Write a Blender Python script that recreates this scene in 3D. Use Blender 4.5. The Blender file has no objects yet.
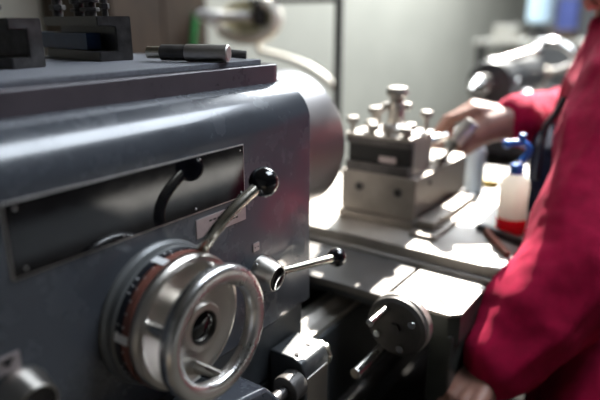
import bpy, bmesh, math, random
from mathutils import Vector, Matrix, noise
from math import pi, sin, cos, radians as R

scene = bpy.context.scene
col = scene.collection
V = Vector

# ------------------------------------------------------------------ materials
def mat(name, color, rough=.5, metal=0., var=.0, vscale=30., bump=0., bscale=200., rvar=0.,
        spec=.5, coat=0., trans=0., sss=0., emit=None, stretch=None, ior=1.5, sheen=0.):
    m = bpy.data.materials.new(name); m.use_nodes = True
    nt = m.node_tree; b = nt.nodes['Principled BSDF']
    b.inputs['Base Color'].default_value = (*color, 1)
    b.inputs['Roughness'].default_value = rough
    b.inputs['Metallic'].default_value = metal
    b.inputs['Specular IOR Level'].default_value = spec
    b.inputs['IOR'].default_value = ior
    b.inputs['Coat Weight'].default_value = coat
    b.inputs['Transmission Weight'].default_value = trans
    b.inputs['Sheen Weight'].default_value = sheen
    if sss:
        b.inputs['Subsurface Weight'].default_value = sss
        b.inputs['Subsurface Radius'].default_value = (.012, .005, .003)
    if var or bump or rvar:
        tc = nt.nodes.new('ShaderNodeTexCoord'); mp = nt.nodes.new('ShaderNodeMapping')
        nt.links.new(tc.outputs['Object'], mp.inputs['Vector'])
        if stretch: mp.inputs['Scale'].default_value = stretch
    if var or rvar:
        n = nt.nodes.new('ShaderNodeTexNoise'); n.inputs['Scale'].default_value = vscale
        n.inputs['Detail'].default_value = 6; n.inputs['Roughness'].default_value = .65
        nt.links.new(mp.outputs['Vector'], n.inputs['Vector'])
    if var:
        cr = nt.nodes.new('ShaderNodeValToRGB')
        lo = [max(0, c*(1-var)) for c in color]; hi = [min(1, c*(1+var)) for c in color]
        cr.color_ramp.elements[0].position = .3; cr.color_ramp.elements[1].position = .7
        cr.color_ramp.elements[0].color = (*lo, 1); cr.color_ramp.elements[1].color = (*hi, 1)
        nt.links.new(n.outputs['Fac'], cr.inputs['Fac']); nt.links.new(cr.outputs['Color'], b.inputs['Base Color'])
    if rvar:
        mr = nt.nodes.new('ShaderNodeMapRange')
        mr.inputs['To Min'].default_value = max(.02, rough-rvar); mr.inputs['To Max'].default_value = min(1, rough+rvar)
        mr.inputs['From Min'].default_value = .3; mr.inputs['From Max'].default_value = .7
        nt.links.new(n.outputs['Fac'], mr.inputs['Value']); nt.links.new(mr.outputs['Result'], b.inputs['Roughness'])
    if bump:
        n2 = nt.nodes.new('ShaderNodeTexNoise'); n2.inputs['Scale'].default_value = bscale
        nt.links.new(mp.outputs['Vector'], n2.inputs['Vector'])
        bp = nt.nodes.new('ShaderNodeBump'); bp.inputs['Strength'].default_value = bump; bp.inputs['Distance'].default_value = .001
        nt.links.new(n2.outputs['Fac'], bp.inputs['Height']); nt.links.new(bp.outputs['Normal'], b.inputs['Normal'])
    return m

M = {}
M['paint'] = mat('grey machine enamel', (.060, .066, .078), .26, 0, .12, 25, .06, 120, .05, coat=.4)
M['paint_dark'] = mat('dark machine enamel', (.028, .031, .034), .42, 0, .3, 40, .2, 150, .1)
M['flange'] = mat('satin grey flange', (.15, .155, .155), .38, .3, .06, 20, .03, 150, .05)
M['cover'] = mat('plum grey cover enamel', (.075, .062, .072), .3, 0, .15, 30, .1, 150, .06, coat=.2)
M['apron'] = mat('apron green grey enamel', (.022, .025, .022), .45, 0, .3, 30, .2, 120, .1)
M['rubber'] = mat('ribbed rubber', (.13, .135, .155), .6, 0, .35, 300, .6, 700, .08)
M['black'] = mat('black gloss phenolic', (.004, .004, .005), .08, 0, coat=.5)
M['plate'] = mat('black gloss plate', (.003, .003, .0045), .07, 0, .3, 60, .0, 300, .03, coat=.2)
M['silver'] = mat('pale plate border', (.55, .52, .5), .4, .7, .1, 80)
M['label'] = mat('pale engraved label', (.42, .36, .36), .4, .6, .1, 120)
M['ink'] = mat('black ink', (.012, .011, .012), .5)
M['rim'] = mat('satin aluminium rim', (.76, .745, .73), .27, 1, .02, 8, 0, 200, .03)
M['chuckm'] = mat('dull turned chuck steel', (.27, .255, .25), .4, 1, .06, 10, .02, 300, .05)
M['chrome'] = mat('polished steel', (.66, .65, .63), .18, 1, .06, 60, 0, 100, .06)
M['satin'] = mat('satin turned steel', (.54, .505, .46), .33, 1, .04, 10, 0, 300, .04)
M['brass'] = mat('nickel brass rod', (.70, .66, .57), .25, 1, .06, 60)
M['steel'] = mat('worn ground steel', (.5, .47, .44), .42, 1, .18, 25, .1, 250, .1)
M['slide'] = mat('ground slideway steel', (.30, .28, .255), .48, .6, .2, 25, .1, 250, .1)
M['steel_brown'] = mat('oiled brownish steel', (.27, .245, .22), .42, .9, .2, 22, .1, 250, .1)
M['steel_dark'] = mat('blackened steel', (.085, .08, .08), .38, .8, .3, 60, .15, 250, .1)
M['iron'] = mat('oily cast iron', (.08, .074, .07), .5, .5, .3, 30, .3, 200, .12)
M['tray'] = mat('shade black tray', (.010, .009, .008), .85, 0, .3, 40, spec=.1)
M['hole'] = mat('deep black recess', (.004, .004, .004), .7)
M['blued'] = mat('blue tool steel', (.02, .05, .12), .45, .1, .15, 60)
M['blackband'] = mat('black scale band', (.012, .013, .018), .35)
M['redband'] = mat('brown red scale band', (.2, .075, .055), .4, 0, .2, 90)
M['white'] = mat('white scale mark', (.85, .85, .85), .4)
M['cream'] = mat('cream enamel pipe', (.86, .82, .72), .4)
M['lens'] = mat('yellowed lamp reflector', (.55, .52, .36), .4, 0, .1, 20)
M['pole'] = mat('dark steel post', (.035, .033, .032), .5, .3, .2, 20)
M['wood_brown'] = mat('brown stained wood', (.05, .031, .018), .6, 0, .4, 6, .1, 60, stretch=(6, 6, 1))
M['wood_strip'] = mat('red brown wood', (.2, .06, .035), .6, 0, .3, 60)
M['wall'] = mat('sage grey wall paint', (.40, .39, .33), .75, 0, .1, 1.6, .1, 40)
M['wall2'] = mat('grey wall paint', (.2, .2, .2), .75, 0, .08, 1.6)
M['wall3'] = mat('darkened front wall', (.025, .022, .02), .8, 0, .2, 3)
M['floor'] = mat('worn concrete', (.075, .062, .048), .7, 0, .25, 4, .1, 60)
M['bounce_strip'] = mat('pale painted walkway', (.5, .5, .5), .6, 0, .1, 5)
M['ceiling'] = mat('ceiling boards', (.2, .2, .19), .8, 0, .05, 3)
M['green'] = mat('green plastic', (.02, .25, .06), .4)
M['blue'] = mat('blue plastic', (.01, .13, .5), .3, coat=.3)
M['milk'] = mat('milky translucent plastic', (.88, .86, .80), .35, 0)
M['red_liquid'] = mat('red liquid', (.8, .01, .03), .25, 0, coat=.2)
M['clear'] = mat('cloudy pale blue plastic', (.5, .58, .66), .3, 0, trans=.3, coat=.2)
M['yellow'] = mat('ochre plastic', (.5, .33, .05), .45)
M['jacket'] = mat('crimson fleece', (.33, .002, .038), .9, 0, .2, 40, .5, 900, sheen=.0, spec=.2)
M['cuff'] = mat('crimson ribbed knit', (.34, .003, .04), .9, 0, .2, 60, .6, 700, sheen=.03, spec=.2)
M['navy'] = mat('navy work cloth', (.006, .010, .032), .85, 0, .3, 60, .5, 900, sheen=0, spec=.2)
M['zip'] = mat('black zip tape', (.008, .008, .01), .5)
M['skin'] = mat('skin', (.27, .135, .10), .55, 0, .18, 45, .25, 260, sss=.12)
M['nail'] = mat('fingernail', (.5, .3, .25), .3)
M['hair'] = mat('dark hair', (.03, .022, .017), .6, 0, .4, 200)
M['eye'] = mat('eye white', (.7, .68, .65), .2)
M['iris'] = mat('dark iris', (.04, .025, .015), .2)
M['denim'] = mat('dark work trousers', (.02, .025, .04), .85, 0, .2, 60, .4, 600)
M['leather'] = mat('black boot leather', (.015, .013, .012), .4)
M['shelf'] = mat('pale shelf board', (.4, .38, .33), .7)
M['paleblue'] = mat('pale blue plastic', (.5, .65, .75), .4)
M['darkblue'] = mat('dark blue carton', (.05, .07, .22), .6)

def translucent(m, f, c):
    nt = m.node_tree; b = nt.nodes['Principled BSDF']; o = nt.nodes['Material Output']
    t = nt.nodes.new('ShaderNodeBsdfTranslucent'); t.inputs['Color'].default_value = (*c, 1)
    x = nt.nodes.new('ShaderNodeMixShader'); x.inputs['Fac'].default_value = f
    nt.links.new(b.outputs[0], x.inputs[1]); nt.links.new(t.outputs[0], x.inputs[2]); nt.links.new(x.outputs[0], o.inputs['Surface'])
translucent(M['milk'], .6, (.95, .93, .86)); translucent(M['red_liquid'], .5, (.95, .02, .04))

# ------------------------------------------------------------------ mesh tools
def ortho(a):
    a = V(a).normalized()
    t = V((0, 0, 1)) if abs(a.z) < .9 else V((1, 0, 0))
    u = a.cross(t).normalized(); return a, u, a.cross(u).normalized()

class MB:
    def __init__(s): s.bm = bmesh.new()
    def _add(s, t, mtx=None):
        if mtx is not None: bmesh.ops.transform(t, matrix=mtx, verts=t.verts)
        bmesh.ops.recalc_face_normals(t, faces=t.faces)
        me = bpy.data.meshes.new('tmp'); t.to_mesh(me); t.free()
        s.bm.from_mesh(me); bpy.data.meshes.remove(me); return s
    def box(s, lo, hi, bev=0., seg=2, rot=0., mtx=None):
        t = bmesh.new(); bmesh.ops.create_cube(t, size=1)
        lo, hi = V(lo), V(hi); c = (lo+hi)/2; d = hi-lo
        bmesh.ops.scale(t, vec=d, verts=t.verts)
        if bev: bmesh.ops.bevel(t, geom=t.edges[:], offset=bev, segments=seg, affect='EDGES', profile=.5)
        m = Matrix.Translation(c) @ Matrix.Rotation(rot, 4, 'Z')
        if mtx is not None: m = mtx @ m
        return s._add(t, m)
    def lathe(s, prof, org, axis, n=48, caps=True):
        a, u, w = ortho(axis); org = V(org); t = bmesh.new(); rings = []
        for (r, h) in prof:
            if r < 1e-6: rings.append([t.verts.new(org+a*h)])
            else: rings.append([t.verts.new(org+a*h+(u*cos(2*pi*k/n)+w*sin(2*pi*k/n))*r) for k in range(n)])
        for A, B in zip(rings, rings[1:]):
            for k in range(n):
                k2 = (k+1) % n
                q = [A[k % len(A)], A[k2 % len(A)], B[k2 % len(B)], B[k % len(B)]]
                q = [v for i, v in enumerate(q) if v not in q[:i]]
                if len(q) > 2: t.faces.new(q)
        if caps:
            for A in (rings[0], rings[-1]):
                if len(A) > 2: t.faces.new(A)
        return s._add(t)
    def cyl(s, p0, p1, r, r1=None, n=32, bev=0.):
        p0, p1 = V(p0), V(p1); L = (p1-p0).length; r1 = r if r1 is None else r1
        b = min(bev, L/3, r*.9, r1*.9)
        pr = [(r, 0), (r1, L)] if not b else [(r-b, 0), (r-b*.3, b*.3), (r, b), (r1, L-b), (r1-b*.3, L-b*.3), (r1-b, L)]
        return s.lathe(pr, p0, p1-p0, n)
    def ring(s, c, axis, ro, ri, h, bev=.001, n=64):
        pr = [(ri, bev), (ri+bev, 0), (ro-bev, 0), (ro, bev), (ro, h-bev), (ro-bev, h), (ri+bev, h), (ri, h-bev), (ri, bev)]
        return s.lathe(pr, c, axis, n, caps=False)
    def torus(s, c, axis, Rr, rx, rh, n=72, m=20):
        pr = [(Rr+rx*cos(2*pi*k/m), rh*sin(2*pi*k/m)) for k in range(m+1)]
        return s.lathe(pr, c, axis, n, caps=False)
    def sphere(s, c, r, n=24, sc=(1, 1, 1), rot=None):
        t = bmesh.new(); bmesh.ops.create_uvsphere(t, u_segments=n*2, v_segments=n, radius=r)
        m = Matrix.Translation(V(c)) @ (rot.to_4x4() if rot else Matrix.Identity(4)) @ Matrix.Diagonal((*sc, 1))
        return s._add(t, m)
    def tube(s, pts, rad, n=16, closed=False):
        pts = [V(p) for p in pts]; t = bmesh.new(); N = len(pts)
        rad = rad if isinstance(rad, (list, tuple)) else [rad]*N
        prev = None; rings = []
        for i, p in enumerate(pts):
            d = (pts[(i+1) % N]-pts[i-1]) if closed else (pts[min(i+1, N-1)]-pts[max(i-1, 0)])
            d.normalize()
            if prev is None: _, u, w = ortho(d)
            else:
                u = prev-d*prev.dot(d); u.normalize(); w = d.cross(u)
            prev = u
            rings.append([t.verts.new(p+(u*cos(2*pi*k/n)+w*sin(2*pi*k/n))*rad[i]) for k in range(n)])
        rr = list(zip(rings, rings[1:]))
        for A, B in rr:
            for k in range(n): t.faces.new([A[k], A[(k+1) % n], B[(k+1) % n], B[k]])
        t.faces.new(rings[0]); t.faces.new(rings[-1])
        return s._add(t)
    def prism(s, poly, o, u, w, dep, bev=0., seg=2):
        o, u, w = V(o), V(u), V(w); nrm = u.cross(w).normalized(); t = bmesh.new()
        A = [t.verts.new(o+u*a+w*b) for a, b in poly]; B = [t.verts.new(o+u*a+w*b+nrm*dep) for a, b in poly]
        t.faces.new(A); t.faces.new(B)
        for k in range(len(A)):
            k2 = (k+1) % len(A); t.faces.new([A[k], A[k2], B[k2], B[k]])
        bmesh.ops.recalc_face_normals(t, faces=t.faces)
        if bev:
            ed = [e for e in t.edges if len(e.link_faces) == 2 and e.calc_face_angle(0) > R(35)]
            bmesh.ops.bevel(t, geom=ed, offset=bev, segments=seg, affect='EDGES', profile=.5)
        return s._add(t)
    def loft(s, rings, n=40):
        t = bmesh.new(); rs = []
        for (cx, cy, cz, a, b) in rings:
            rs.append([t.verts.new((cx+a*cos(2*pi*k/n), cy+b*sin(2*pi*k/n), cz)) for k in range(n)])
        for A, B in zip(rs, rs[1:]):
            for k in range(n): t.faces.new([A[k], A[(k+1) % n], B[(k+1) % n], B[k]])
        t.faces.new(rs[0]); t.faces.new(rs[-1]); return s._add(t)
    def caps(s, pts, rad, n=16):
        """a chain of tapered capsules"""
        for i, (p, r) in enumerate(zip(pts, rad)):
            s.sphere(p, r, 10)
            if i:
                s.lathe([(rad[i-1], 0), (r, (V(p)-V(pts[i-1])).length)], pts[i-1], V(p)-V(pts[i-1]), n)
        return s
    def build(s, name, m, parent=None, smooth=35, fuse=None):
        if fuse: s._fuse(*fuse)
        org = ORG.get(parent, V((0, 0, 0))) if parent else V((0, 0, 0))
        if parent is None:
            bb = [v.co for v in s.bm.verts]
            org = V(((min(v.x for v in bb)+max(v.x for v in bb))/2, (min(v.y for v in bb)+max(v.y for v in bb))/2, min(v.z for v in bb)))
        bmesh.ops.translate(s.bm, vec=-org, verts=s.bm.verts)
        me = bpy.data.meshes.new(name); s.bm.to_mesh(me); s.bm.free()
        me.materials.append(m)
        if smooth:
            for p in me.polygons: p.use_smooth = True
            if smooth < 180: me.set_sharp_from_angle(angle=R(smooth))
        o = bpy.data.objects.new(name, me); col.objects.link(o)
        if parent: o.parent = parent
        else: o.location = org
        if smooth and smooth < 60 and len(me.polygons) < 4000:
            wm = o.modifiers.new('face weighted normals', 'WEIGHTED_NORMAL'); wm.keep_sharp = True; wm.weight = 100
        ORG[o] = org
        return o
    def _fuse(s, voxel, it=4, disp=None):
        me = bpy.data.meshes.new('tmp'); s.bm.to_mesh(me); s.bm.free()
        o = bpy.data.objects.new('tmp', me); col.objects.link(o)
        r = o.modifiers.new('r', 'REMESH'); r.mode = 'VOXEL'; r.voxel_size = voxel
        k = o.modifiers.new('s', 'SMOOTH'); k.iterations = it; k.factor = .5
        dg = bpy.context.evaluated_depsgraph_get(); dg.update()
        ev = bpy.data.meshes.new_from_object(o.evaluated_get(dg))
        bpy.data.objects.remove(o); bpy.data.meshes.remove(me)
        s.bm = bmesh.new(); s.bm.from_mesh(ev); bpy.data.meshes.remove(ev)
        s.bm.normal_update()
        if disp:
            mv = [(v, v.normal*disp(v.co.copy(), v.normal)) for v in s.bm.verts]
            for v, d in mv: v.co += d

ORG = {}
def tag(o, label=None, cat=None, group=None, kind=None):
    if label: o['label'] = label
    if cat: o['category'] = cat
    if group: o['group'] = group
    if kind: o['kind'] = kind
    return o
def thing(name, loc, label, cat, group=None):
    o = bpy.data.objects.new(name, None); o.empty_display_size = .05
    col.objects.link(o); o.location = loc; ORG[o] = V(loc)
    return tag(o, label, cat, group)

# ------------------------------------------------------------------ camera
CAM = V((-.64, -.43, 1.35))
pitch = math.atan2(178, 570); yaw = R(35)
fw = V((cos(pitch)*cos(yaw), cos(pitch)*sin(yaw), -sin(pitch)))
cd = bpy.data.cameras.new('camera'); cam = bpy.data.objects.new('camera', cd); col.objects.link(cam)
cam.location = CAM; cam.rotation_euler = fw.to_track_quat('-Z', 'Y').to_euler()
cd.sensor_width = 36; cd.lens = 36*570/600; cd.clip_start = .02; cd.clip_end = 60
cd.dof.use_dof = True; cd.dof.focus_distance = .69; cd.dof.aperture_fstop = 1.95; cd.dof.aperture_blades = 0
scene.camera = cam

# ------------------------------------------------------------------ the room
def struct(name, mb, m, **k): return tag(mb.build(name, m, None, smooth=0), kind='structure', **k)
struct('floor', MB().box((-3.5, -6, -.1), (9, 2.0, 0)), M['floor'])
struct('floor_bounce_1', MB().box((-3.3, -3.32, -.002), (8.8, -2.70, .003)), M['bounce_strip'])  # unseen pale strip, added to mirror as a bright streak in the name plate
struct('wall_back', MB().box((-3.5, 1.9, 0), (9, 2.05, 3.4)), M['wall'])
struct('wall_right', MB().box((8.85, -6, 0), (9, 1.9, 3.4)), M['wall2'])
struct('wall_left', MB().box((-3.5, -6, 0), (-3.35, 1.9, 3.4)), M['wall2'])
struct('wall_front', MB().box((-3.35, -6, 0), (8.85, -5.85, 3.4)), M['wall3'])  # unseen wall, coloured dark so the name plate mirrors black
ce = MB()   # unseen ceiling; three openings added to aim sun and reflections
SK1 = (2.56, 5.3, .17, 1.75); SK2 = (5.6, 7.9, -2.56, -2.12); SK3 = (.25, 2.4, -1.6, -.35)  # openings placed for carriage sun, name plate streak, headstock sheen
xs = sorted({-3.35, 8.85, *SK1[:2], *SK2[:2], *SK3[:2]}); ys = sorted({-5.85, 1.9, *SK1[2:], *SK2[2:], *SK3[2:]})
for x0, x1 in zip(xs, xs[1:]):
    for y0, y1 in zip(ys, ys[1:]):
        if not any(k[0] <= (x0+x1)/2 <= k[1] and k[2] <= (y0+y1)/2 <= k[3] for k in (SK1, SK2, SK3)):
            ce.box((x0, y0, 3.4), (x1, y1, 3.5))
struct('ceiling', ce, M['ceiling'])

# ------------------------------------------------------------------ the lathe
L = thing('metal_lathe', (0, .15, 0), 'grey enamelled engine lathe with headstock, handwheel, ball levers, chuck and bed', 'lathe')
X = V((1, 0, 0)); Y = V((0, 1, 0)); Z = V((0, 0, 1))

prof = [(0, .955)]
prof += [(.062-.062*cos(t), 1.222+.053*sin(t)) for t in [pi/2*k/14 for k in range(15)]]
prof += [(.42, 1.275), (.42, .955)]
hs = MB().prism(prof, (-.85, 0, 0), Y, Z, .85, bev=.003, seg=3).build('headstock', M['paint'], L, 40)
# name plate with pale border
MB().prism([(-.43, 1.151), (-.1425, 1.151), (-.1425, 1.2145), (-.43, 1.2165)], (0, 0, 0), X, Z, .0012, bev=.0003).build('plate_border', M['silver'], hs)
MB().prism([(-.4285, 1.1525), (-.144, 1.1525), (-.144, 1.213), (-.4285, 1.215)], (0, -.0004, 0), X, Z, .0016, bev=.0003).build('name_plate', M['plate'], hs)
for (rx, rz) in ((-.150, 1.208), (-.150, 1.158), (-.215, 1.210), (-.225, 1.157), (-.32, 1.156), (-.42, 1.21), (-.418, 1.158)):
    MB().sphere((rx, -.0022, rz), .0012, 6, (1, .6, 1)).build('rivet', M['silver'], hs)
# small engraved label under it with unreadable rows of marks
lb = MB().box((-.225, -.0014, 1.1215), (-.142, .001, 1.1435), .0004).build('label_plate', M['label'], hs)
mk = MB(); random.seed(5)
for row in range(2):
    x = -.205+.008*row
    while x < -.158:
        w = random.uniform(.002, .006); z = 1.1365-row*.0085
        mk.box((x, -.0017, z), (x+w, -.0012, z+.0020)); x += w+.0018
mk.build('label_marks', M['ink'], hs, 0)
# left label with a black triangle, and label above the lower lever
MB().box((-.456, -.0014, 1.074), (-.434, .001, 1.090), .0004).build('label_plate', M['label'], hs)
MB().prism([(-.451, 1.0875), (-.439, 1.0875), (-.445, 1.0785)], (0, -.0013, 0), X, Z, .0006).build('label_marks', M['ink'], hs, 0)
MB().box((-.1295, -.0014, 1.0735), (-.1175, .001, 1.0845), .0004).build('label_plate', M['label'], hs)
for q in (-.1265, -.1205): MB().sphere((q, -.0018, 1.079), .0011, 6, (1, .6, 1)).build('rivet', M['steel_dark'], hs)

# top cover
cp = [(-.85, .044), (-.025, .044)] + [(-.025+.024*sin(t), .068-.024*cos(t)) for t in [pi/2*k/10 for k in range(1, 11)]] + [(-.001, .42), (-.85, .42)]
MB().prism(cp, (0, 0, 1.2690), X, Y, .0274, bev=.0022, seg=3).build('top_cover', M['cover'], L, 40)

# chuck
CY, CZ = .18, 1.147
chk = MB().lathe([(.03, -.001), (.119, -.001), (.122, .004), (.122, .044), (.119, .047), (.119, .052), (.124, .056), (.125, .06), (.125, .182), (.121, .19), (.04, .19), (.04, .12), (0, .12)], (0.002, CY, CZ), X, 96).build('chuck', M['chuckm'], L)
for k in range(3):
    a = 2*pi*k/3+.5; d = V((0, cos(a), sin(a)))
    mt = Matrix.Translation(V((.191, CY, CZ))) @ Matrix.Rotation(a, 4, 'X')
    MB().box((0, .045, -.012), (.018, .112, .012), .002, mtx=mt).box((.018, .045, -.011), (.036, .075, .011), .002, mtx=mt).build('jaw', M['steel'], chk)

# speed handwheel: dial flange, two scale bands, dished disc, three posts, rim, hub with dark cap
WX, WZ = -.281, 1.0585; W0 = V((WX, 0, WZ)); N_ = V((0, -1, 0))
wh = MB().lathe([(0, .034), (.0700, .034), (.0715, .036), (.0715, .041), (.069, .0445), (.064, .0460), (.058, .0440), (.030, .040), (.026, .040), (.026, .0600), (.0245, .062), (.0182, .062), (.0175, .055), (0, .055)], W0, N_, 96).build('speed_handwheel', M['satin'], L, 30)
MB().lathe([(.0, 0), (.0780, 0), (.0780, .003), (.0760, .0060), (.0752, .007), (.0752, .0155), (.073, .017), (0, .017)], W0, N_, 96).build('dial_flange', M['flange'], wh, 30)
MB().lathe([(.0, .0165), (.0725, .0165), (.0730, .0175), (.0730, .0245), (0, .0250)], W0, N_, 96).build('scale_band', M['blackband'], wh, 30)
MB().lathe([(.0, .0248), (.0718, .0252), (.0722, .0260), (.0722, .0340), (0, .0345)], W0, N_, 96).build('scale_band', M['redband'], wh, 30)
_, wu, ww = ortho(N_)
mk = MB(); random.seed(11)
def dial_mark(mb, ang, w, h0, h1, r):
    d = V((cos(ang), 0, sin(ang))); t = V((-sin(ang), 0, cos(ang)))
    mt = Matrix((( *t, 0), (0, -1, 0, 0), (*d, 0), (0, 0, 0, 1))).transposed(); mt.translation = W0
    mb.box((-w/2, h0, r-.001), (w/2, h1, r+.00035), mtx=mt)
for a in (40, 105, 172, 240, 322): dial_mark(mk, R(a), .0085, .0165, .0342, .0728)
for a in range(0, 360, 6):
    if a % 36 > 12: dial_mark(mk, R(a), random.uniform(.0008, .002), .0188, .0222, .0728)
for a in range(0, 360, 10): dial_mark(mk, R(a+3), random.uniform(.0006, .0014), .0255, .0275, .0720)
mk.build('scale_marks', M['white'], wh, 0)
for a in (50, 160, 276):
    d = V((cos(R(a)), 0, sin(R(a))))*.0560
    MB().cyl(W0+d+N_*.038, W0+d+N_*.078, .0072, bev=.001).build('post', M['chrome'], wh)
pr = []
for k in range(25):
    t = 2*pi*k/24; c_, s_ = cos(t), sin(t)
    pr.append((.0600+.0095*math.copysign(abs(c_)**.7, c_), .078+.0085*math.copysign(abs(s_)**.7, s_)))
MB().lathe(pr, W0, N_, 112, caps=False).build('rim', M['rim'], wh, 60)
tag(MB().lathe([(.0174, .0545), (.0168, .0575), (.012, .0600), (.005, .0612), (0, .0615)], W0, N_, 48).build('hub_cap', M['black'], wh), 'black domed hub cap')

def ball(c, r, parent): return tag(MB().sphere(c, r, 28).build('knob', M['black'], parent, 180), 'black ball knob')
def bez(p, n=20):
    p = [V(q) for q in p]; out = []
    for i in range(n+1):
        t = i/n; q = p[:]
        while len(q) > 1: q = [q[k].lerp(q[k+1], t) for k in range(len(q)-1)]
        out.append(q[0])
    return out
# upper lever
lv = MB().tube(bez([(-.226, .004, 1.102), (-.250, -.030, 1.112), (-.262, -.052, 1.150), (-.220, -.052, 1.168), (-.182, -.058, 1.184)], 24), .0063, 20).build('gear_lever', M['brass'], L, 60)
ball((-.177, -.058, 1.1852), .0165, lv)
MB().ring((-.226, .001, 1.102), N_, .013, .004, .009).build('collar', M['satin'], lv)
# lower lever with conical hub
def cone_hub(c, ax, parent, s=1.):
    ax = V(ax).normalized()
    h = MB().lathe([(.0, -.006), (.0235*s, -.006), (.0235*s, .003*s), (.0225*s, .006*s), (.0180*s, .024*s), (.0170*s, .026*s), (.0158*s, .026*s), (.0152*s, .024*s), (.0152*s, .018*s), (0, .018*s)], c, ax, 56).build('lever_hub', M['satin'], parent, 30)
    tag(MB().lathe([(.0152*s, .0248*s), (.0085*s, .0236*s), (0, .0230*s)], c, ax, 40, caps=False).build('hub_cap', M['black'], h, 60), 'dark dished hub cap')
    return h
h2 = cone_hub((-.1135, 0, 1.040), (.05, -1, -.12), L)
rd = MB().cyl((-.098, -.014, 1.038), (.002, -.034, 1.0265), .0048, .0060).cyl((-.098, -.014, 1.038), (-.084, -.0168, 1.0364), .0060, bev=.001).build('lever_rod', M['brass'], h2, 50)
b2 = tag(MB().sphere((.0150, -.036, 1.0250), .0142, 28).build('knob', M['black'], h2, 180), 'black ball knob')
MB().sphere((-.130, -.006, 1.0585), .0018, 6).build('set_screw', M['chrome'], h2)
cone_hub((-.438, 0, 1.049), N_, L, 1.05)

# bed
bed = MB().box((-.8, .0, .62), (2.1, .07, .872), .004).box((-.8, .23, .62), (2.1, .31, .872), .004).build('bed', M['paint_dark'], L)
MB().prism([(.006, .871), (.066, .871), (.066, .882), (.048, .882), (.036, .892), (.024, .882), (.006, .882)], (-.8, 0, 0), Y, Z, 2.9, bev=.001).build('bed_way', M['slide'], bed)
MB().prism([(.236, .871), (.304, .871), (.304, .886), (.236, .886)], (-.8, 0, 0), Y, Z, 2.9, bev=.001).build('bed_way', M['slide'], bed)
for k in range(9): MB().box((-.6+.3*k, .065, .65), (-.575+.3*k, .235, .85), .004).build('cross_rib', M['iron'], bed)
MB().box((-.83, .0, .875), (-.02, .36, .957), .004).build('headstock_foot', M['paint_dark'], L)
for a, b in ((-.86, -.10), (1.35, 2.05)): MB().box((a, .01, .06), (b, .40, .618), .01).build('pedestal', M['paint_dark'], L)
MB().box((-.9, -.02, 0), (2.08, .42, .058), .006).build('plinth', M['paint_dark'], L)

MB().box((-.10, -.27, .50), (1.35, .40, .53), .006).build('shade_tray', M['tray'], L)  # tray added near black, standing in for the shade below the bed
# bracket under the headstock end with a cross shaft
bk = MB().prism([(-.060, .800), (-.0015, .800), (-.0015, .920), (-.040, .920), (-.0535, .9145), (-.060, .900)], (-.100, 0, 0), Y, Z, .060, bev=.0025, seg=3).build('feed_bracket', M['paint_dark'], L, 40)
for q in ((-.090, -.040), (-.060, -.038)): MB().cyl((q[0], q[1], .9195), (q[0], q[1], .9215), .0035, bev=.0006, n=16).build('screw', M['steel_dark'], bk)
MB().box((-.095, -.0612, .81), (-.045, -.059, .893), .001).build('cover_plate', M['satin'], bk)
MB().cyl((-.126, -.045, .885), (-.099, -.045, .885), .0205, bev=.003).build('collar', M['iron'], bk)
MB().cyl((-.170, -.045, .885), (-.120, -.045, .885), .0085, bev=.001).build('shaft', M['steel_dark'], bk)
MB().ring((-.041, -.040, .894), X, .021, .004, .009, .002).cyl((-.04, -.04, .894), (-.014, -.04, .894), .0065, bev=.002).build('end_ring', M['brass'], bk)

# feed gearbox below the handwheel with an oil sight glass
gb = MB().prism([(-.80, .70), (-.150, .70), (-.150, .890), (-.187, .935), (-.25, .950), (-.80, .950)], (0, 0, 0), X, Z, .066, bev=.006, seg=3).build('feed_gearbox', M['paint'], L, 40)
MB().box((-.212, -.068, .80), (-.166, -.065, .898), .001).build('cover_plate', M['paint_dark'], gb)
for q in (-.204, -.174): MB().cyl((q, -.0675, .888), (q, -.0700, .888), .003, n=12).build('screw', M['steel_dark'], gb)
MB().cyl((-.254, -.0655, .900), (-.254, -.0700, .900), .0215).build('sight_glass', M['black'], gb)
MB().ring((-.254, -.0655, .900), N_, .024, .0215, .0055).build('sight_ring', M['chrome'], gb)

# rods along the front of the bed and the stop drum
tag(MB().cyl((-.022, -.093, .872), (.16, -.093, .872), .0085, bev=.0015).build('feed_rod', M['chrome'], L), 'bright feed rod below the stop drum')
MB().cyl((-.15, -.058, .78), (1.6, -.058, .78), .015, bev=.002).build('leadscrew', M['steel_dark'], L)
sd = MB().lathe([(0, 0), (.040, 0), (.0455, .004), (.0455, .012)], (.040, -.122, .926), X, 64).cyl((.05, -.122, .926), (.16, -.122, .926), .012).build('stop_drum', M['iron'], L)
MB().ring((.051, -.122, .926), X, .0475, .03, .016, .002).build('drum_rim', M['steel'], sd)
for a in (62, 150, 250, 330):
    d = V((0, cos(R(a)), sin(R(a))))*.031
    l = .052 if a == 62 else .006
    MB().cyl(V((.042, -.122, .926))+d, V((.040-l, -.122, .926))+d, .0058, bev=.0012, n=20).build('stop_pin', M['chrome'], sd)
MB().cyl((.041, -.122, .926), (.036, -.122, .926), .009, n=6).build('centre_nut', M['steel_dark'], sd)

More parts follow.
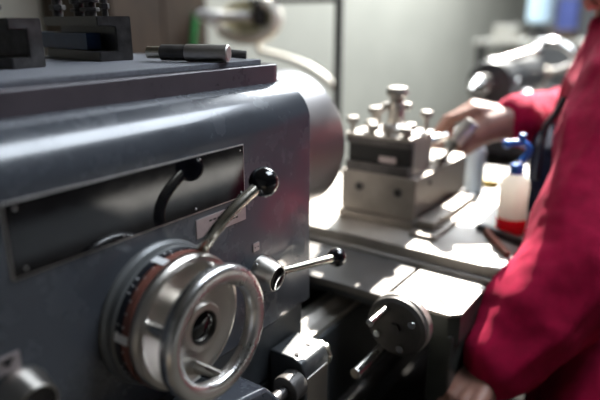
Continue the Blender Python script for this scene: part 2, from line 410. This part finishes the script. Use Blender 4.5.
# ------------------------------------------------------------------ carriage
K = thing('lathe_carriage', (.30, .03, .88), 'steel lathe carriage sliding on the bed, carrying cross slide and tall compound slide', 'lathe carriage')
MB().box((.097, -.072, .926), (.245, .33, .940), .003).build('way_cover', M['iron'], K)  # dark iron chosen in place of the shade lying on this cover
MB().box((.135, -.06, .893), (.245, .33, .927), .003).build('saddle_body', M['paint_dark'], K)
wg = MB().prism([(.097, -.079), (.232, -.079), (.232, -.185), (.222, -.195), (.112, -.195), (.097, -.180)], (0, 0, .934), X, Y, .006, bev=.0015).build('saddle_wing', M['slide'], K)
MB().prism([(.099, -.080), (.232, -.080), (.232, -.183), (.221, -.193), (.113, -.193), (.099, -.179)], (0, 0, .885), X, Y, .0485, bev=.002).build('wing_shade_body', M['apron'], K)  # dark enamel here paints in the shade on the wing's sides
MB().tube([(.166, -.114, .9392), (.150, -.135, .9392), (.120, -.168, .9392)], [.003, .003, .0035], 12).build('dark_line', M['ink'], wg)  # black raised line running across the wing top
MB().cyl((.118, -.170, .938), (.118, -.170, .9425), .0055, n=16).build('oil_plug', M['steel_dark'], wg)
MB().box((.234, -.262, .936), (.262, .33, .946), .002).build('saddle_ledge', M['slide'], K)
MB().box((.236, -.255, .893), (.64, .33, .937), .002).box((.262, -.255, .93), (.64, .33, .944)).build('saddle', M['apron'], K)
cs = MB().box((.247, -.262, .9445), (.640, .33, .965), .0015).build('cross_slide', M['slide'], K)
MB().cyl((.282, -.187, .9645), (.282, -.187, .9655), .006, n=20).build('oil_plug', M['steel_dark'], cs)
cpd = MB().box((.332, -.016, .984), (.610, .147, 1.0655), .002).box((.327, -.018, .9655), (.60, .150, .982), .002).build('compound_slide', M['steel_brown'], K)
MB().box((.345, -.008, .975), (.60, .128, .99)).build('slide_joint', M['hole'], cpd)
MB().box((.30, -.0725, .9655), (.54, -.0205, .974), .001).box((.33, -.058, .974), (.55, -.0205, .990), .003).build('slide_gib', M['steel_brown'], cpd)
for yy in (.105, .020):
    MB().ring((.3325, yy, 1.035), -X, .0085, .0062, .003, .0005, 24).build('hole_rim', M['steel_dark'], cpd)
    MB().cyl((.3315, yy, 1.035), (.3305, yy, 1.035), .0063, n=20).build('screw_hole', M['hole'], cpd)
MB().cyl((.40, -.0155, 1.046), (.40, -.0172, 1.046), .0055, n=20).build('screw_hole', M['hole'], cpd)
MB().cyl((.612, .06, 1.02), (.63, .06, 1.02), .032, bev=.003).build('micrometer_dial', M['satin'], cpd)
# clamp lever gripped by the worker's far hand
cl = MB().cyl((.492, -.003, 1.064), (.492, -.003, 1.078), .009, bev=.002).tube([(.492, -.003, 1.074), (.474, -.022, 1.091), (.470, -.036, 1.116)], [.006, .0055, .0055]).build('clamp_lever', M['steel_dark'], K)
tag(MB().cyl((.4695, -.037, 1.118), (.488, -.063, 1.160), .0135, .0150, bev=.004).build('lever_grip', M['silver'], cl), 'pale steel lever grip')
# apron and its handwheel
ap = MB().box((.098, -.188, .60), (.62, -.150, .905), .008).build('apron', M['apron'], K)
MB().lathe([(0, 0), (.05, 0), (.05, .010), (.045, .014), (0, .014)], (.20, -.188, .800), N_, 48).build('apron_boss', M['apron'], ap)
MB().box((.46, -.205, .70), (.58, -.188, .86), .006).build('gear_cover', M['apron'], ap)
aw = MB().torus((.085, -.246, .728), N_, .066, .0095, .0095).build('carriage_handwheel', M['satin'], K, 180)
for a in (20, 140, 260):
    MB().cyl(V((.085, -.242, .728)), V((.085+.064*cos(R(a)), -.246, .728+.064*sin(R(a)))), .007, .005, n=16).build('spoke', M['satin'], aw)
MB().cyl((.085, -.150, .728), (.085, -.254, .728), .016, bev=.003).build('hub', M['satin'], aw)

# ------------------------------------------------------------------ tool post
T = thing('tool_post', (.387, .062, 1.066), 'square quick-change tool post with shiny bolt heads, clamped on the compound slide', 'tool post')
MB().prism([(.002, 1.0665), (.136, 1.0665), (.136, 1.135), (.002, 1.135)], (.352, 0, 0), Y, Z, .092, bev=.002).build('block', M['steel'], T)
hd = MB().prism([(.331, 1.0665), (.353, 1.0665), (.353, 1.135), (.331, 1.135), (.331, 1.122), (.344, 1.122), (.344, 1.086), (.331, 1.086)], (0, .138, 0), X, Z, .138, bev=.001).build('slotted_holder', M['steel_dark'], T)
MB().box((.3405, .002, 1.087), (.3435, .136, 1.121)).build('slot_back', M['hole'], hd)
tag(MB().box((.3355, .030, 1.089), (.3400, .066, 1.101), .001).build('insert', M['label'], hd), 'pale pink clamped insert')
MB().box((.330, .000, 1.1352), (.447, .139, 1.142), .0025).build('top_plate', M['slide'], T)
MB().lathe([(0, 0), (.026, 0), (.026, .010), (.020, .016), (.0165, .018), (.0165, .058), (.0, .058)], (.388, .058, 1.142), Z, 32).build('centre_stud', M['satin'], T)
MB().lathe([(.0135, 0), (.0135, .010), (.016, .012), (.021, .016), (.021, .024), (.018, .030), (0, .032)], (.388, .058, 1.199), Z, 32).build('stud_cap', M['slide'], T)
for a in range(0, 360, 90):
    d = V((cos(R(a+35)), sin(R(a+35)), 0))*.021
    MB().cyl(V((.388, .058, 1.186))+d, V((.388, .058, 1.199))+d, .008, bev=.003, n=16).build('stud_lug', M['slide'], T)
for (bx, by, h) in ((.342, .129, .020), (.340, .083, .010), (.338, .050, .012), (.338, .014, .010), (.432, .118, .030), (.430, .012, .030), (.395, .110, .034), (.372, .020, .012), (.365, .100, .012)):
    MB().cyl((bx, by, 1.1415), (bx, by, 1.142+h), .0048, n=16).lathe([(0, h-.002), (.0115, h-.002), (.0125, h), (.0125, h+.006), (.010, h+.010), (0, h+.011)], (bx, by, 1.142), Z, 24).build('clamp_bolt', M['slide'], T)
MB().tube([(.446, .035, 1.118), (.475, .012, 1.118), (.50, -.006, 1.124)], [.008, .009, .007]).build('lock_lever', M['chrome'], T)

# ------------------------------------------------------------------ things on top of the headstock
mat_o = MB().prism([(-.84, .050), (-.036, .056), (-.030, .062), (-.030, .36), (-.84, .36)], (0, 0, 1.2964), X, Y, .0064, bev=.0008).build('rubber_mat', M['rubber'])
tag(mat_o, 'thin dark rubber mat lying on the headstock top under the tool holders', 'mat')
MT = 1.3030
def tool_holder(corner, ang, Lg, hgt, wid, label, bolts):
    t = thing('tool_holder', (corner[0], corner[1], MT), label, 'tool holder', 'steel tool holders on the rubber mat')
    d = V((cos(ang), sin(ang), 0)); s = V((sin(ang), -cos(ang), 0))   # d: length, away; s: width, to the right of d
    o = V((corner[0], corner[1], MT))
    w, h = wid, hgt; fl = h*.22
    poly = [(0, 0), (w, 0), (w, h), (0, h), (0, h-fl), (w*.52, h-fl), (w*.52, fl), (0, fl)]
    mb = MB(); tb = bmesh.new()
    A = [tb.verts.new(o+s*a+Z*b) for a, b in poly]; B = [tb.verts.new(o+s*a+Z*b+d*Lg) for a, b in poly]
    tb.faces.new(A); tb.faces.new(B)
    for k in range(8): tb.faces.new([A[k], A[(k+1) % 8], B[(k+1) % 8], B[k]])
    bmesh.ops.recalc_face_normals(tb, faces=tb.faces)
    bmesh.ops.bevel(tb, geom=tb.edges[:], offset=.0010, segments=2, affect='EDGES')
    mb._add(tb); mb.build('holder_body', M['steel_dark'], t)
    for (f, g, rr, hh) in bolts:
        p = o+d*(Lg*f)+s*(w*g)+Z*h
        MB().cyl(p-Z*.001, p+Z*hh, rr*.62, n=16).cyl(p+Z*hh*.25, p+Z*hh*.45, rr, bev=.001, n=6).cyl(p+Z*hh*.7, p+Z*hh*1.05, rr, bev=.001, n=24).build('clamp_screw', M['steel_dark'], t)
    return o, d, s, fl
o2, d2, s2, fl2 = tool_holder((-.186, .190), R(81), .155, .054, .046, 'C-shaped steel tool holder clamping a blue tool, behind the round bar', ((.08, .40, .0062, .034), (.33, .4, .0125, .024), (.50, .35, .011, .022), (.88, .3, .011, .034)))
tl = MB().box((0, -.010, 0), (.150, .010, .021), .001, mtx=Matrix.Translation(o2+d2*.035+s2*.0115+Z*(fl2+.0008)) @ Matrix.Rotation(R(81), 4, 'Z')).build('lathe_tool', M['blued'])
tag(tl, 'blue square-shank lathe tool clamped in the open slot of the rear holder', 'cutting tool')
o1, d1, s1, fl1 = tool_holder((-.316, .158), R(101), .14, .051, .043, 'C-shaped steel tool holder with an empty slot, cut off by left picture edge', ((.14, -.05, .011, .030), (.5, .3, .009, .03), (.85, .3, .008, .03)))

# turned bar and rod
def on_mat(p, r): return V((p[0], p[1], MT+r))
pa, pb = V((-.148, .158, 0)), V((-.106, .056, 0)); ax = (pb-pa).normalized()
bb = thing('boring_bar', (*((pa+pb)/2).xy, MT), 'round stepped steel boring bar lying near the front edge of the mat', 'boring bar')
r1, r2, r3 = .0106, .0098, .0076
zc = lambda r: Z*(MT+.0098)
MB().lathe([(0, .060), (.0088, .060), (r1, .061), (r1, .1145), (.0088, .116), (0, .116)], pa+Z*(MT+r1), ax, 40).build('shank', M['steel'], bb)
MB().lathe([(0, .0265), (.0078, .0265), (r2, .028), (r2, .0605), (0, .0605)], pa+Z*(MT+r1), ax, 40).build('collar', M['iron'], bb)
tag(MB().lathe([(0, .008), (.0060, .008), (r3, .009), (r3, .027), (0, .027)], pa+Z*(MT+r1), ax, 32).build('tip', M['brass'], bb), 'pale brassy tip')
pr_ = MB().cyl((-.086, .130, MT+.0115), (-.046, .072, MT+.0056), .0054, bev=.001, n=24).build('drill_rod', M['iron'])
tag(pr_, 'short dark steel rod lying behind the boring bar, end towards the chuck', 'rod')

# ------------------------------------------------------------------ things on the carriage
def bottle(name, base, r, h, body_m, label, cat, cap_m):
    t = thing(name, base, label, cat); b = V(base)
    MB().lathe([(0, .0005), (r*.94, .0005), (r, .004), (r, h*.78), (r*.93, h*.88), (r*.62, h*.96), (r*.42, h), (0, h)], b, Z, 48).build('bottle_body', body_m, t, 60)
    return t
CB = (.439, -.169, .9652)
bt = bottle('squeeze_bottle', CB, .0265, .116, M['milk'], 'milky squeeze bottle of red liquid with blue spout, standing on the cross slide', 'bottle', None)
c0 = V(CB)
tag(MB().lathe([(.0268, .0004), (.0275, .003), (.0275, .026), (.0268, .029)], c0, Z, 48, caps=False).lathe([(0, .0002), (.0268, .0002), (.0268, .0006)], c0, Z, 48).build('liquid', M['red_liquid'], bt, 60), 'red liquid in the bottom')
MB().lathe([(.011, .112), (.0125, .114), (.0125, .128), (.010, .132), (0, .132)], c0, Z, 32).build('cap', M['blue'], bt)
rtv = V((sin(yaw), -cos(yaw), 0))
MB().tube(bez([c0+Z*.136+rtv*.006, c0+Z*.158+rtv*.030, c0+Z*.176+rtv*.018, c0+Z*.176-rtv*.004, c0+Z*.170-rtv*.024], 18), [.0062]*19).sphere(c0+Z*.170-rtv*.024, .0085, 12).build('spout', M['blue'], bt, 60)
MB().cyl(c0+Z*.168+rtv*.004, c0+Z*.190+rtv*.004, .006, bev=.002).build('stopper', M['blue'], bt)
t2 = bottle('plastic_bottle', (.665, -.02, .9652), .022, .115, M['clear'], 'cloudy pale plastic bottle standing behind the compound slide, below the far hand', 'bottle', None)
MB().box((.60, -.20, .9), (.95, .12, .964), .004).build('tray', M['iron'], K)
MB().cyl((.665, -.02, 1.079), (.665, -.02, 1.096), .010, bev=.002).build('cap', M['white'], t2)
yb = MB().lathe([(0, 0), (.022, 0), (.022, .012), (.018, .016), (.006, .017), (.006, .024), (0, .025)], (.745, -.035, .9645), Z, 32).build('oil_cap', M['yellow'])
tag(yb, 'small ochre cap lying in the tray behind the squeeze bottle', 'cap')
sb = MB().box((-.055, -.007, 0), (.055, .007, .013), .001, mtx=Matrix.Translation((.392, -.166, .9652)) @ Matrix.Rotation(R(-114), 4, 'Z')).build('steel_bar', M['steel_dark'])
tag(sb, 'narrow dark steel bar lying on the cross slide beside the squeeze bottle', 'bar')
ws = MB().prism([(-.052, 0), (.05, 0), (.056, .009), (-.045, .012), (-.054, .014)], V((.345, -.178, .9652))+V((.006, .004, 0)), V((-.80, -.60, 0)).normalized(), Z, .009, bev=.0008).build('wooden_scraper', M['wood_strip'])
tag(ws, 'short red-brown wooden stick lying on the sunlit cross slide', 'stick')

# ------------------------------------------------------------------ tailstock
TS = thing('tailstock', (1.62, .18, .885), 'dark tailstock with bright clamp lever and handwheel at the far bed end', 'tailstock')
MB().box((1.42, .02, .893), (1.78, .32, .96), .006).prism([(.06, .955), (.30, .955), (.26, 1.09), (.10, 1.09)], (1.45, 0, 0), Y, Z, .30, bev=.008).build('tailstock_base', M['paint_dark'], TS)
MB().cyl((1.36, CY, CZ), (1.86, CY, CZ), .078, bev=.012, n=48).build('barrel', M['paint_dark'], TS)
MB().cyl((1.24, CY, CZ), (1.40, CY, CZ), .036, bev=.004).lathe([(0.030, 0), (.004, .06), (0, .062)], (1.241, CY, CZ), -X, 32).build('quill', M['chrome'], TS)
cll = MB().tube([(1.46, .195, 1.215), (1.50, .17, 1.222), (1.635, .10, 1.250)], [.013, .012, .013]).build('clamp_lever', M['satin'], TS, 60)
MB().sphere((1.635, .10, 1.250), .021, 16).build('knob', M['chrome'], cll)
MB().sphere((1.515, .212, 1.205), .022, 16).build('oil_cup', M['chrome'], TS)
MB().cyl((1.43, .19, 1.2), (1.43, .19, 1.232), .02, bev=.006).build('clamp_nut', M['chrome'], TS)
MB().cyl((1.47, .10, 1.10), (1.47, .06, 1.10), .022, bev=.006).sphere((1.44, .11, 1.15), .018).build('lock_screw', M['chrome'], TS)
tw = MB().torus((1.93, CY-.06, CZ), X, .125, .015, .015).build('tailstock_handwheel', M['chrome'], TS, 180)
for a in (40, 160, 280):
    MB().cyl((1.93, CY-.06, CZ), (1.93, CY-.06+.12*cos(R(a)), CZ+.12*sin(R(a))), .012, .009).build('spoke', M['satin'], tw)
MB().cyl((1.855, CY-.06, CZ), (1.95, CY-.06, CZ), .024, bev=.004).build('hub', M['satin'], tw)

# ------------------------------------------------------------------ frame, lamp, cabinet
FR = thing('pipe_frame', (1.21, .95, 0), 'dark square steel post with a top bar behind the chuck', 'post')
MB().box((1.198, .682, 0), (1.222, .706, 1.438), .003).build('post', M['pole'], FR)
MB().box((1.199, .706, 1.418), (1.221, 1.10, 1.438), .003).build('bar', M['pole'], FR)
MB().box((1.16, .64, 0), (1.26, .75, .012), .002).build('base_plate', M['pole'], FR)
LP = thing('work_lamp', (1.21, 1.06, 1.23), 'cream round work lamp with curved pipe arm, hanging from the dark frame', 'lamp')
MB().tube(bez([(1.21, .708, 1.110), (1.21, .76, 1.175), (1.21, .87, 1.212), (1.21, 1.07, 1.238)], 18), .0125, 16).build('arm', M['cream'], LP, 60)
LC = V((1.2, 1.125, 1.362))
arc = [LC+V((0, .160*cos(R(a)), .078*sin(R(a)))) for a in range(128, 336, 8)]
MB().tube(arc, .024, 16).build('lamp_rim', M['cream'], LP, 60)
sh_ = MB()
t = bmesh.new(); rr = []
for (f, dx) in ((1, 0), (.97, .02), (.75, .05), (.4, .07), (.02, .075)):
    rr.append([t.verts.new(LC+V((.01+dx, .152*f*cos(2*pi*k/40), .074*f*sin(2*pi*k/40)))) for k in range(40)])
for A, B in zip(rr, rr[1:]):
    for k in range(40): t.faces.new([A[k], A[(k+1) % 40], B[(k+1) % 40], B[k]])
t.faces.new(rr[-1]); sh_._add(t); sh_.build('lamp_shade', M['lens'], LP, 60)
MB().cyl((1.165, 1.065, 1.371), (1.165, 1.215, 1.373), .017, bev=.005).cyl((1.165, 1.215, 1.373), (1.165, 1.35, 1.376), .022, bev=.008).sphere((1.16, 1.26, 1.355), .025).build('lamp_tube', M['white'], LP)
MB().box((1.16, 1.020, 1.335), (1.21, 1.058, 1.424), .006).box((1.15, 1.03, 1.362), (1.18, 1.075, 1.38), .004).build('bracket', M['pole'], LP)
MB().tube([(1.21, 1.066, 1.238), (1.21, 1.075, 1.28), (1.206, 1.085, 1.29)], .011).build('joint', M['cream'], LP, 60)

WC = thing('wooden_cabinet', (1.05, 1.67, 0), 'tall brown wooden cabinet standing by the back wall behind the headstock', 'cabinet')
MB().box((.79, 1.46, 0), (1.32, 1.885, 1.9), .006).build('cabinet_body', M['wood_brown'], WC)
for a in (.80, 1.06): 
    dr = MB().box((a, 1.445, .05), (a+.252, 1.459, 1.86), .004).build('door', M['wood_brown'], WC)
    MB().cyl((a+(.23 if a < .9 else .025), 1.446, .95), (a+(.23 if a < .9 else .025), 1.425, .95), .014, bev=.003).build('knob', M['steel_dark'], dr)
gc = MB().tube(bez([(1.222, 1.428, 1.385), (1.23, 1.428, 1.34), (1.19, 1.428, 1.30), (1.19, 1.428, 1.2), (1.19, 1.43, 1.0)], 16), .013, 12).build('green_hose', M['green'])
tag(gc, 'green hose hanging down in front of the brown cabinet', 'hose')

# ------------------------------------------------------------------ far shelf with bottles
SH = thing('storage_bench', (4.6, .75, 0), 'pale bench against the wall beyond the tailstock', 'bench')
MB().box((4.05, .35, 1.18), (5.0, 1.15, 1.215), .004).build('bench_top', M['shelf'], SH)
for a, b in ((4.1, .40), (4.1, 1.1), (4.95, .40), (4.95, 1.1)): MB().box((a-.03, b-.03, 0), (a+.03, b+.03, 1.18), .003).build('leg', M['pole'], SH)
MB().box((4.2, .45, .35), (4.9, 1.05, .9), .01).build('cupboard', M['wall2'], SH)
q = thing('spray_bottle', (4.33, .735, 1.2155), 'pale blue bottle standing on the far bench', 'bottle')
MB().lathe([(0, 0), (.075, 0), (.08, .01), (.08, .07), (.03, .10), (.03, .12)], (4.33, .735, 1.2155), Z, 32).build('base', M['pole'], q)
MB().lathe([(.03, .115), (.095, .14), (.095, .34), (.04, .40), (0, .40)], (4.33, .735, 1.2155), Z, 32).build('bottle_body', M['paleblue'], q)
tag(MB().box((4.36, .47, 1.2155), (4.50, .61, 1.52), .004).build('carton', M['darkblue']), 'dark blue carton standing beside the pale blue bottle', 'carton')
tag(MB().box((4.10, .85, 1.2155), (4.26, 1.02, 1.33), .006).build('tin', M['shelf']), 'low tan tin on the left end of the far bench', 'tin')
tag(MB().box((4.10, .42, 1.2155), (4.28, .60, 1.295), .006).build('wooden_block', M['wood_brown']), 'low brown block on the right end of the far bench', 'block')

# ------------------------------------------------------------------ the person
P_ = thing('person', (.60, -.40, 0), 'person in a crimson jacket leaning over the lathe, one hand gripping the lever', 'person')
body = MB()
tors = [(.565, -.395, .80, .145, .085), (.60, -.375, .95, .150, .090), (.645, -.345, 1.08, .155, .100), (.665, -.325, 1.18, .17, .115), (.67, -.32, 1.25, .165, .10), (.675, -.315, 1.30, .12, .08), (.68, -.305, 1.335, .065, .062)]
body.loft(tors)
SL, EL, WL = V((.535, -.320, 1.230)), V((.318, -.316, .968)), V((.168, -.228, .829))
SR, ER, WR_ = V((.845, -.325, 1.245)), V((.862, -.150, 1.110)), V((.612, -.113, 1.152))
HC = V((.690, -.262, 1.480))
body.caps([V((.60, -.32, 1.27)), SL, (SL+EL)/2, EL, (EL*.55+WL*.45), WL], [.06, .056, .050, .042, .040, .031])
body.caps([V((.76, -.32, 1.27)), SR, (SR+ER)/2, ER, (ER*.55+WR_*.45), WR_], [.06, .056, .050, .042, .042, .034])
body.caps([V((.68, -.31, 1.30)), V((.688, -.29, 1.40))], [.060, .055])
fd = V((-.30, .85, -.42)).normalized()            # where the face looks
fs = fd.cross(Z).normalized(); fu = fs.cross(fd).normalized()
rot = Matrix((fs, fd, fu)).transposed()
def H(a, b, c): return HC+fs*a+fd*b+fu*c
body.sphere(H(0, -.010, .025), .094, 20, (.80, 1.02, .98), rot)
body.sphere(H(0, .022, -.045), .070, 18, (.84, .92, 1.0), rot)
body.sphere(H(0, .062, -.094), .026, 12, (1.1, .9, .8), rot)
body.caps([H(0, .088, .018), H(0, .106, -.024)], [.008, .014])
for s in (-1, 1):
    body.sphere(H(.014*s, .096, -.027), .010, 10, (1, 1, .8), rot)
    body.sphere(H(.040*s, .062, -.020), .026, 12, (1, .8, .9), rot)
    body.sphere(H(.034*s, .080, .032), .016, 10, (1.5, .7, .6), rot)
    body.sphere(H(.080*s, -.004, -.004), .028, 12, (.32, .72, 1.1), rot)
body.caps([H(-.02, .084, -.058), H(0, .090, -.057), H(.02, .084, -.058)], [.006, .008, .006])
body.caps([H(-.018, .082, -.068), H(0, .088, -.069), H(.018, .082, -.068)], [.006, .009, .006])
NAILS = []
def hand(mb, wr, kn, w, flex, thumb, s=1., thumb_r=.0105):
    """wr wrist, kn centre of knuckles, w unit vector index -> little finger"""
    e = (kn-wr).normalized(); w = (w-e*w.dot(e)).normalized(); n = e.cross(w)
    if n.z > 0: n = -n
    for i in range(4):
        k = kn+w*(i-1.5)*.0205*s-e*abs(i-1.2)*.004
        mb.caps([wr+w*(i-1.5)*.012*s, (wr+k)/2+w*(i-1.5)*.003, k], [.0185*s, .0155*s, .0112*s])
        ln = [(.043, .027, .021), (.048, .030, .022), (.045, .029, .022), (.035, .022, .019)][i]
        a = 0; p = k; ch = [p]; d = e
        for j in range(3):
            a += flex[i][j]; d = e*cos(a)+n*sin(a)+w*(i-1.5)*.05
            p = p+d.normalized()*ln[j]*s; ch.append(p)
        mb.caps(ch, [.0104*s, .0094*s, .0086*s, .0070*s])
        up_ = (e*(-sin(a))+n*cos(a))*-1
        NAILS.append((ch[3]-d.normalized()*.001+up_*.0048*s, d.normalized(), up_, .0052*s))
    mb.caps([wr+e*.012-w*.014+n*.004]+thumb, [.018*s, .0185*s, .0138*s, .0112*s, .0088*s])
    mb.sphere(wr+e*.045-w*.012+n*.011, .024*s, 12); mb.sphere(wr+e*.060+w*.012+n*.008, .022*s, 12)
    return e, w, n
# far right hand on the lever grip
KR = V((.573, -.030, 1.176)); wR = V((.80, .52, .05))
eR = (KR-WR_).normalized()
hand(body, WR_, KR, wR, [(.62, .50, .35), (.72, .55, .4), (.80, .6, .4), (.85, .6, .4)],
     [V((.578, -.092, 1.138)), V((.552, -.074, 1.122)), V((.530, -.056, 1.106)), V((.515, -.044, 1.094))], 1.2, .014)
body.caps([V((.590, -.098, 1.148)), V((.552, -.070, 1.140)), V((.524, -.052, 1.126)), V((.497, -.042, 1.104))], [.036, .034, .027, .013])
# near left hand resting on the carriage handwheel
KL = V((.094, -.207, .806)); wL = V((-.80, -.35, -.1))
hand(body, WL, KL, -wL, [(.75, .95, .6), (.8, 1.0, .6), (.85, 1.0, .6), (.9, 1.0, .6)],
     [V((.155, -.204, .808)), V((.146, -.202, .786)), V((.132, -.206, .768)), V((.118, -.214, .754))])
bo = body.build('body', M['skin'], P_, 180, fuse=(.0032, 3))
for (p, d, u, r) in NAILS:
    rm = Matrix((d.cross(u).normalized(), d, u)).transposed()
    MB().sphere(p, r, 8, (.85, 1.1, .35), rm).build('nail', M['nail'], bo, 180)
for s in (-1, 1):
    ey = MB().sphere(H(.034*s, .076, .010), .0125, 14).build('eye', M['eye'], bo, 180)
    MB().sphere(H(.034*s, .0845, .007), .0055, 10).build('iris', M['iris'], bo, 180)
hr = MB().sphere(H(0, -.020, .040), .098, 22, (.83, 1.0, .96), rot)
hr.sphere(H(0, -.045, -.01), .083, 18, (.86, .8, 1.0), rot)
hr.build('hair', M['hair'], P_, 180, fuse=(.006, 3, lambda c, n: .003*noise.noise(c*60)))

# jacket with folds
jk = MB()
jt = [(.43, -.405, .56, .27, .155), (.44, -.405, .70, .27, .155), (.555, -.39, .82, .235, .140), (.63, -.375, .93, .205, .132), (.66, -.345, 1.05, .197, .136), (.662, -.325, 1.17, .198, .140), (.668, -.322, 1.245, .190, .122), (.675, -.318, 1.295, .145, .100), (.680, -.308, 1.335, .088, .082), (.684, -.300, 1.352, .080, .076)]
jk.loft(jt)
UL = (SL+EL)/2; FL = EL*.5+WL*.5
CL_ = WL+(EL-WL).normalized()*.020
jk.caps([V((.58, -.32, 1.255)), SL, UL, EL, FL, CL_], [.085, .086, .089, .090, .080, .054])
CR_ = WR_+(ER-WR_).normalized()*.004
jk.caps([V((.76, -.32, 1.255)), SR, (SR+ER)/2, ER, ER*.5+WR_*.5, CR_], [.085, .080, .076, .072, .062, .047])
def folds(c, n):
    h = .0045*noise.noise(V((c.x*9+c.z*5, c.y*9, c.z*4)))
    f = noise.noise(V((c.x*14-c.z*9, c.y*16+c.z*5, c.z*6)))
    h += .010*(1-abs(f)*2.2 if abs(f) < .45 else 0)
    h += .0012*noise.noise(c*45)
    return h
jo = jk.build('jacket', M['jacket'], P_, 180, fuse=(.0075, 3, folds))
for (c, w_, dd, r) in ((CL_, WL, EL, .054), (CR_, WR_, ER, .047)):
    a = (w_-dd).normalized(); n = 64
    mb = MB(); mb.lathe([(r*.80, .012), (r*.86, .024), (r*.93, .022), (r*1.02, .008), (r*1.06, -.012), (r*1.0, -.03)], c, a, n, caps=False)
    mb.build('cuff', M['cuff'], jo, 60)
# navy clothing showing in front of the open jacket
nv = MB(); nv.loft([(.60, -.325, .83, .13, .112), (.62, -.300, .92, .150, .126), (.635, -.285, 1.03, .155, .130), (.642, -.276, 1.11, .148, .120), (.65, -.285, 1.165, .12, .095)])
nv.build('overalls', M['navy'], P_, 180, fuse=(.008, 4, folds))
zp = [(.540, -.200, 1.215), (.529, -.192, 1.190), (.518, -.189, 1.165), (.505, -.188, 1.135), (.485, -.190, 1.104), (.469, -.193, 1.064)]
zq = []
for q in bez(zp, 24):
    ok, loc, nrm, _ = jo.closest_point_on_mesh(q-ORG[jo])
    p = loc+ORG[jo]+nrm*.002
    zq.append(p.lerp(q, min(.85, len(zq)/12)))
tag(MB().tube(zq, .0065, 10).build('zip', M['zip'], jo, 60), 'black zip edge')
# trousers and boots
tr = MB()
tr.loft([(.56, -.395, .79, .150, .090), (.55, -.40, .74, .16, .10), (.55, -.40, .66, .165, .11)])
for s in (-1, 1):
    hx = .56+.085*s
    tr.caps([V((hx, -.405, .76)), V((hx+.01*s, -.41, .47)), V((hx+.015*s, -.44, .10))], [.086, .068, .058])
tr.build('trousers', M['denim'], P_, 180, fuse=(.010, 4, lambda c, n: .004*noise.noise(c*14)))
for s in (-1, 1):
    hx = .56+.1*s
    b = MB(); b.caps([V((hx, -.44, .13)), V((hx, -.45, .045))], [.056, .045]); b.caps([V((hx, -.46, .042)), V((hx+.01*s, -.30, .036))], [.042, .036]); b.box((hx-.045, -.50, .0), (hx+.05, -.265, .03), .01)
    b.build('boot', M['leather'], P_, 180, fuse=(.007, 2))

# ------------------------------------------------------------------ light
sun = bpy.data.lights.new('sun', 'SUN'); so = bpy.data.objects.new('sun', sun); col.objects.link(so)
ts = V((.727, .1545, .669)); so.rotation_euler = ts.to_track_quat('Z', 'Y').to_euler()
so.location = (3, -.5, 4); sun.energy = 25; sun.angle = R(.6); sun.color = (1, .955, .87)
def opening_lamp(name, b, en, colr):
    a = bpy.data.lights.new(name, 'AREA'); a.shape = 'RECTANGLE'; a.size = b[1]-b[0]; a.size_y = b[3]-b[2]
    a.energy = en; a.color = colr
    o = bpy.data.objects.new(name, a); col.objects.link(o); o.location = ((b[0]+b[1])/2, (b[2]+b[3])/2, 3.45)
opening_lamp('opening_fill', SK1, 260, (.88, .94, 1.0)); opening_lamp('opening_fill', SK2, 20, (.8, .9, 1.0)); opening_lamp('opening_fill', SK3, 90, (.80, .89, 1.0))  # area lamps added in the ceiling openings to boost the daylight
w = bpy.data.worlds.new('world'); scene.world = w; w.use_nodes = True
w.node_tree.nodes['Background'].inputs['Color'].default_value = (.86, .93, 1, 1)
w.node_tree.nodes['Background'].inputs['Strength'].default_value = 3.0

vs = scene.view_settings
vs.view_transform = 'Standard'; vs.look = 'None'; vs.gamma = 1; vs.exposure = 0.2; vs.use_curve_mapping = False
